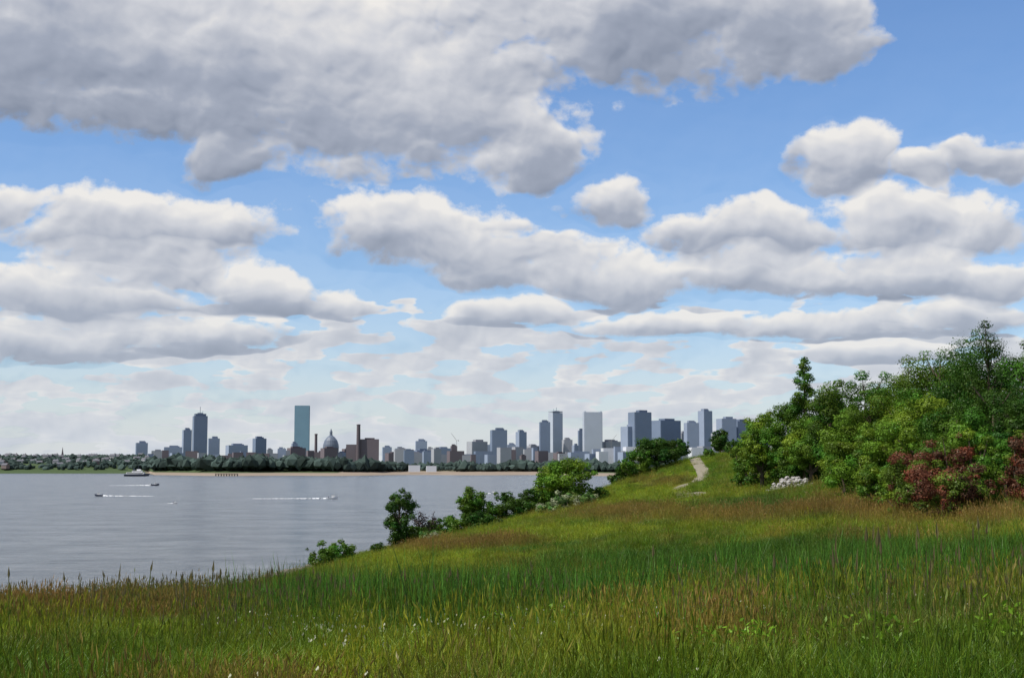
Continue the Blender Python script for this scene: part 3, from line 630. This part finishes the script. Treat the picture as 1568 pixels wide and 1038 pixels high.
# ------------------------------------------------------------ boats
M_white = simple('boat_gelcoat', (.75, .75, .75), .3, .05); M_navy = simple('boat_hull_paint', (.04, .05, .08), .4, .1); M_tint = simple('boat_glass', (.03, .04, .05), .15)
m, nt, out = newmat('wake_foam'); b = nt.nodes.new('ShaderNodeBsdfDiffuse'); b.inputs[0].default_value = (.8, .82, .84, 1); tr = nt.nodes.new('ShaderNodeBsdfTransparent'); mx = nt.nodes.new('ShaderNodeMixShader')
nz = nt.nodes.new('ShaderNodeTexNoise'); nz.inputs['Scale'].default_value = .8; nz.inputs['Detail'].default_value = 5; geo = nt.nodes.new('ShaderNodeNewGeometry'); mr = nt.nodes.new('ShaderNodeMapRange'); mr.inputs[1].default_value = .42; mr.inputs[2].default_value = .55
nt.links.new(geo.outputs['Position'], nz.inputs['Vector']); nt.links.new(nz.outputs['Fac'], mr.inputs[0]); nt.links.new(mr.outputs[0], mx.inputs[0]); nt.links.new(tr.outputs[0], mx.inputs[1]); nt.links.new(b.outputs[0], mx.inputs[2]); nt.links.new(mx.outputs[0], out.inputs[0]); M_foam = m
def hullmesh(Lh, Wd, Hd):
    V = []; Fc = []; n_ = 9
    for i in range(n_):
        t = i / (n_ - 1); x = -Lh / 2 + Lh * t; wq = Wd / 2 * (1 - max(0, (t - .45) / .55) ** 2.2) + .02; sh_ = Hd * (.75 + .35 * t * t); ke = -.35 * Hd * (1 - t ** 3)
        V += [(x, -wq, sh_), (x - .04 * Lh * t, -wq * .8, .1 * Hd), (x - .06 * Lh * t, 0, ke), (x - .04 * Lh * t, wq * .8, .1 * Hd), (x, wq, sh_)]
    for i in range(n_ - 1):
        for k_ in range(4): a_ = i * 5 + k_; Fc.append((a_, a_ + 5, a_ + 6, a_ + 1))
        a_ = i * 5; Fc.append((a_ + 4, a_ + 9, a_ + 5, a_))
    Fc.append((0, 1, 3, 4))
    return V, Fc
def speedboat(px, py, Lh, dirx, wake, name='speedboat'):
    Y = 20 / ((py - 712) / F); X = (px - CX) / F * Y
    e = bpy.data.objects.new(name, None); scene.collection.objects.link(e); e.location = (X, Y, .1); e.rotation_euler = (0, 0, 0 if dirx > 0 else math.pi)
    V, Fc = hullmesh(Lh, Lh * .34, Lh * .2); h = add('hull', build_mesh('hull', V, Fc, [M_navy if px % 2 else M_white]), parent=e); h.rotation_euler = (0, -.07, 0)
    z = Lh * .16
    add('cabin', boxes('cabin', [(0, 0, z, z + Lh * .11, Lh * .3, Lh * .22, 0), (.02 * Lh, 0, z + Lh * .11, z + Lh * .17, Lh * .22, Lh * .2, 2), (0, 0, z + Lh * .17, z + Lh * .19, Lh * .28, Lh * .23, 0), (-Lh * .47, 0, 0, z + Lh * .08, Lh * .07, Lh * .07, 1)], [M_white, M_navy, M_tint]), parent=e)
    V = []; Fc = []; n_ = 26; r = random.Random(int(px))
    for i in range(n_):
        t = i / (n_ - 1); x = -Lh * .45 - wake * t; hw = Lh * (.12 + .22 * math.sin(min(1, t * 2) * 1.57)) * (1 - t ** 3 * .8) * r.uniform(.6, 1.2); hz = Lh * .10 * math.exp(-t * 3) * r.uniform(.5, 1.4) + .08
        V += [(x, -hw, 0), (x, -hw * .4, hz), (x, hw * .4, hz), (x, hw, 0)]
    for i in range(n_ - 1):
        for k_ in range(3): a_ = i * 4 + k_; Fc.append((a_, a_ + 4, a_ + 5, a_ + 1))
    add('wake', build_mesh('wake', V, Fc, [M_foam]), parent=e)
speedboat(512, 763, 6, 1, 48); speedboat(155, 759, 5.5, -1, 34); speedboat(241, 743, 8, 1, 42); speedboat(272, 770, 2.6, 1, 3, 'small_boat')
speedboat(756, 755, 4.5, 1, 8, 'small_boat')
Y = 2500; X = (213 - CX) / F * Y; e = bpy.data.objects.new('ferry_boat', None); scene.collection.objects.link(e); e.location = (X, Y, .5)
V, Fc = hullmesh(46, 11, 4); add('hull', build_mesh('hull', V, Fc, [M_navy]), parent=e)
add('superstructure', boxes('superstructure', [(-3, 0, 3.4, 6.5, 32, 9, 0), (-3, 0, 4.4, 5.6, 30, 9.2, 2), (0, 0, 6.5, 9.5, 18, 7, 0), (0, 0, 7.4, 8.6, 17, 7.2, 2), (3, 0, 9.5, 12.3, 7, 5, 0), (-6, 0, 9.5, 13, 2.5, 2.5, 1), (2, 0, 12.3, 19, .4, .4, 1)], [M_white, M_navy, M_tint]), parent=e)

# ------------------------------------------------------------ sun + sky
el = math.radians(52); azs = math.radians(245)
to_sun = Vector((math.sin(azs) * math.cos(el), math.cos(azs) * math.cos(el), math.sin(el)))
sd_ = bpy.data.lights.new('sun', 'SUN'); sd_.energy = 5.0; sd_.angle = math.radians(.5); sd_.color = (1, .95, .86)
so = bpy.data.objects.new('sun', sd_); scene.collection.objects.link(so); so.rotation_euler = to_sun.to_track_quat('Z', 'Y').to_euler(); so.location = (0, 0, 200)

wd = bpy.data.worlds.new('World'); scene.world = wd; wd.use_nodes = True; nt = wd.node_tree; nt.nodes.clear(); N = nt.nodes.new; L = nt.links.new
try: wd.cycles.sampling_method = 'NONE'
except Exception as ex: print(ex)
def inp(sock, v):
    if isinstance(v, (int, float)): sock.default_value = v
    else: L(v, sock)
def mth(op, a, b=None, c=None, clamp=False):
    q = N('ShaderNodeMath'); q.operation = op; q.use_clamp = clamp; inp(q.inputs[0], a)
    if b is not None: inp(q.inputs[1], b)
    if c is not None: inp(q.inputs[2], c)
    return q.outputs[0]
def comb(x, y, z=0.):
    q = N('ShaderNodeCombineXYZ'); inp(q.inputs[0], x); inp(q.inputs[1], y); inp(q.inputs[2], z); return q.outputs[0]
def sep(v):
    q = N('ShaderNodeSeparateXYZ'); L(v, q.inputs[0]); return q.outputs
def rmap(x, a, b, c, d, smooth=False):
    q = N('ShaderNodeMapRange'); q.interpolation_type = 'SMOOTHSTEP' if smooth else 'LINEAR'; inp(q.inputs[0], x)
    for i, v_ in enumerate((a, b, c, d)): q.inputs[i + 1].default_value = v_
    return q.outputs[0]
def noise(vec, sc, det, rough=.5):
    q = N('ShaderNodeTexNoise'); q.noise_dimensions = '2D'; q.inputs['Scale'].default_value = sc; q.inputs['Detail'].default_value = det; q.inputs['Roughness'].default_value = rough; L(vec, q.inputs['Vector']); return q
def voro(vec, sc, det, rough=.5):
    q = N('ShaderNodeTexVoronoi'); q.voronoi_dimensions = '2D'; q.inputs['Scale'].default_value = sc; q.inputs['Detail'].default_value = det; q.inputs['Roughness'].default_value = rough; q.inputs['Lacunarity'].default_value = 2.3; q.normalize = True; L(vec, q.inputs['Vector']); return q.outputs['Distance']
def vadd(v, o):
    q = N('ShaderNodeVectorMath'); q.operation = 'ADD'; L(v, q.inputs[0]); q.inputs[1].default_value = o; return q.outputs[0]
tc = N('ShaderNodeTexCoord'); D = sep(tc.outputs['Generated'])
U = mth('ARCTAN2', D[0], D[1]); Vv = mth('ARCSINE', D[2])
Vc = mth('MAXIMUM', Vv, -.02); S_ = mth('ADD', Vc, .10)
NY = mth('MULTIPLY', mth('LOGARITHM', S_, math.e), -1.5)
P0 = comb(U, mth('MULTIPLY', Vc, 1.4))                  # angular coordinates, puffs slightly flattened
wn = noise(P0, 11., 3, .55)
ws = sep(wn.outputs['Color'])
amp = mth('MULTIPLY', S_, .22)
Uw = mth('MULTIPLY_ADD', mth('SUBTRACT', ws[0], .5), amp, U); Vw = mth('MULTIPLY_ADD', mth('SUBTRACT', ws[1], .5), mth('MULTIPLY', amp, .6), Vc)
UV = comb(Uw, Vw)
blobs = [ # px,py,rx,ry_up,ry_down
 (110,30,400,200,160),(600,180,300,250,112),(380,90,220,150,140),(1000,5,370,150,125),(1210,40,165,120,82),(360,250,80,34,40),(815,215,66,58,66),
 (215,350,200,62,50),(22,310,50,32,28),(640,352,175,56,56),(930,306,76,44,44),(790,400,175,50,46),(1130,355,150,48,46),
 (1300,245,76,60,54),(1415,272,52,32,22),(1535,248,90,52,48),(1410,350,145,66,50),
 (90,455,220,46,46),(400,450,88,40,36),(528,468,58,36,22),(790,482,104,28,20),(950,430,145,44,40),(1180,415,140,38,38),(1380,420,165,42,38),(1545,430,80,34,32),(230,410,170,40,34),
 (60,520,190,30,34),(290,510,170,30,32),(1010,500,160,24,20),(1260,500,200,26,24),(1480,480,130,28,26),(1360,545,120,20,18)]
Mn = None; SW = None; SG = None
for (px, py, rx, ru, rd) in blobs:
    d = ray(px, py); l_ = math.sqrt(sum(q * q for q in d)); cu = math.atan2(d[0], d[1]); cv = math.asin(d[2] / l_)
    rx, ru, rd = rx / F, ru / F, rd / F
    q = N('ShaderNodeVectorMath'); q.operation = 'MULTIPLY_ADD'; L(UV, q.inputs[0]); q.inputs[1].default_value = (1 / rx, 1 / ru, 0); q.inputs[2].default_value = (-cu / rx, -cv / ru, 0)
    s_ = sep(q.outputs[0]); y = mth('MAXIMUM', s_[1], mth('MULTIPLY', s_[1], -ru / rd))
    r2 = mth('MULTIPLY_ADD', y, y, mth('MULTIPLY', s_[0], s_[0]))
    Mn = r2 if Mn is None else mth('SMOOTH_MIN', Mn, r2, .15)
    w = mth('MAXIMUM', mth('SUBTRACT', 1.35, r2), 0.); g = mth('MULTIPLY', w, mth('MULTIPLY', s_[1], 1 if ru >= rd else ru / rd))
    SW = w if SW is None else mth('ADD', SW, w); SG = g if SG is None else mth('ADD', SG, g)
Fb = mth('MAXIMUM', mth('SUBTRACT', 1., Mn), -1.2)
G = mth('DIVIDE', SG, mth('ADD', SW, .1))
# natural scattered cumulus towards the horizon and outside this part of the sky
NP2 = comb(mth('MULTIPLY', U, 4.2), mth('MULTIPLY', NY, 1.9), 3.7)
nb_ = noise(NP2, 4.2, 3, .5).outputs['Fac']
side = rmap(mth('ABSOLUTE', U), .42, .55, 0., 1., True)
lowm = rmap(Vc, .11, .155, 1., 0., True)
mask = mth('MAXIMUM', side, lowm)
Fbg = mth('SUBTRACT', mth('MULTIPLY', mth('SUBTRACT', nb_, .44), 7.), mth('MULTIPLY', mth('SUBTRACT', 1., mask), 6.))
Ff = mth('MAXIMUM', Fb, mth('MAXIMUM', Fbg, -1.2)); Ff = mth('MINIMUM', Ff, .9)
wv = N('ShaderNodeVectorMath'); wv.operation = 'MULTIPLY_ADD'; L(wn.outputs['Color'], wv.inputs[0]); wv.inputs[1].default_value = (.030, .030, 0); L(P0, wv.inputs[2]); PW = wv.outputs[0]
wA = rmap(Vc, .06, .20, .2, 1., False)
A0 = voro(PW, 13., 0.); A1 = voro(vadd(PW, (-.006, .014, 0)), 13., 0.)
B0 = voro(PW, 31., 0.); B1 = voro(vadd(PW, (-.003, .0065, 0)), 31., 0.)
C0 = voro(PW, 70., 1., .6)
n0 = noise(P0, 60., 5, .65).outputs['Fac']; nL0 = noise(PW, 22., 3, .5).outputs['Fac']; nL1 = noise(vadd(PW, (-.003, .007, 0)), 22., 3, .5).outputs['Fac']
d0 = mth('MULTIPLY', mth('MULTIPLY', mth('SUBTRACT', .42, A0), .9), wA)
d0 = mth('ADD', d0, mth('MULTIPLY', mth('SUBTRACT', .42, B0), .7)); d0 = mth('ADD', d0, mth('MULTIPLY', mth('SUBTRACT', .38, C0), .38))
d0 = mth('ADD', d0, mth('MULTIPLY', mth('SUBTRACT', n0, .5), .8)); d0 = mth('ADD', d0, mth('MULTIPLY', mth('SUBTRACT', nL0, .5), .9))
Dn = mth('ADD', Ff, d0)
alpha = rmap(Dn, .04, .60, 0., 1., True)
thick = rmap(Dn, .3, 1.2, 1., .45)                      # surface relief reads at the lit edges, fades in the shaded core
rel = mth('ADD', mth('MULTIPLY', mth('MULTIPLY', mth('SUBTRACT', A1, A0), .9), wA), mth('MULTIPLY', mth('SUBTRACT', B1, B0), .55))
rel = mth('ADD', rel, mth('MULTIPLY', mth('SUBTRACT', nL0, nL1), 1.3)); rel = mth('MULTIPLY', rel, thick); rel = mth('ADD', rel, mth('MULTIPLY', mth('SUBTRACT', .4, C0), .08))
light = mth('ADD', rel, mth('MULTIPLY_ADD', G, .70, .62))
light = mth('MULTIPLY_ADD', mth('MAXIMUM', mth('SUBTRACT', Dn, .6), 0.), -.16, light)
light = mth('MULTIPLY_ADD', mth('SUBTRACT', 1., alpha), .25, light)
light = mth('ADD', light, rmap(Vc, .04, .17, .15, 0.))
light = mth('ADD', light, rmap(Vc, .18, .26, 0., -.07))
lightc = mth('MAXIMUM', mth('MINIMUM', light, 1.), 0.)
rp = N('ShaderNodeValToRGB'); L(lightc, rp.inputs[0]); e_ = rp.color_ramp.elements
e_[0].position = 0; e_[0].color = (.24, .275, .355, 1); e_[1].position = 1; e_[1].color = (.88, .85, .81, 1)
q = e_.new(.35); q.color = (.365, .40, .485, 1); q = e_.new(.7); q.color = (.64, .65, .69, 1)
# haze veil near horizon
hz = mth('POWER', math.e, mth('DIVIDE', Vc, -.075)); hzf = mth('MULTIPLY', hz, .6, clamp=True)
mxh = N('ShaderNodeMix'); mxh.data_type = 'RGBA'; L(hzf, mxh.inputs['Factor']); L(rp.outputs[0], mxh.inputs['A']); mxh.inputs['B'].default_value = (.60, .67, .76, 1)
sky = N('ShaderNodeTexSky'); sky.sky_type = 'NISHITA'; sky.sun_disc = False; sky.sun_elevation = el; sky.sun_rotation = azs; sky.air_density = 1.0; sky.dust_density = .8; sky.ozone_density = 2.0
tn = N('ShaderNodeVectorMath'); tn.operation = 'MULTIPLY'; L(sky.outputs[0], tn.inputs[0]); tn.inputs[1].default_value = (.82, 1.02, 1.27)
bg1 = N('ShaderNodeBackground'); L(tn.outputs[0], bg1.inputs[0]); bg1.inputs[1].default_value = .12
bg2 = N('ShaderNodeBackground'); L(mxh.outputs['Result'], bg2.inputs[0]); bg2.inputs[1].default_value = 1.
ms = N('ShaderNodeMixShader'); fac = mth('MAXIMUM', mth('MULTIPLY', alpha, .97), mth('MULTIPLY', hz, .9), clamp=True); L(fac, ms.inputs[0]); L(bg1.outputs[0], ms.inputs[1]); L(bg2.outputs[0], ms.inputs[2])
wo = N('ShaderNodeOutputWorld'); L(ms.outputs[0], wo.inputs[0])
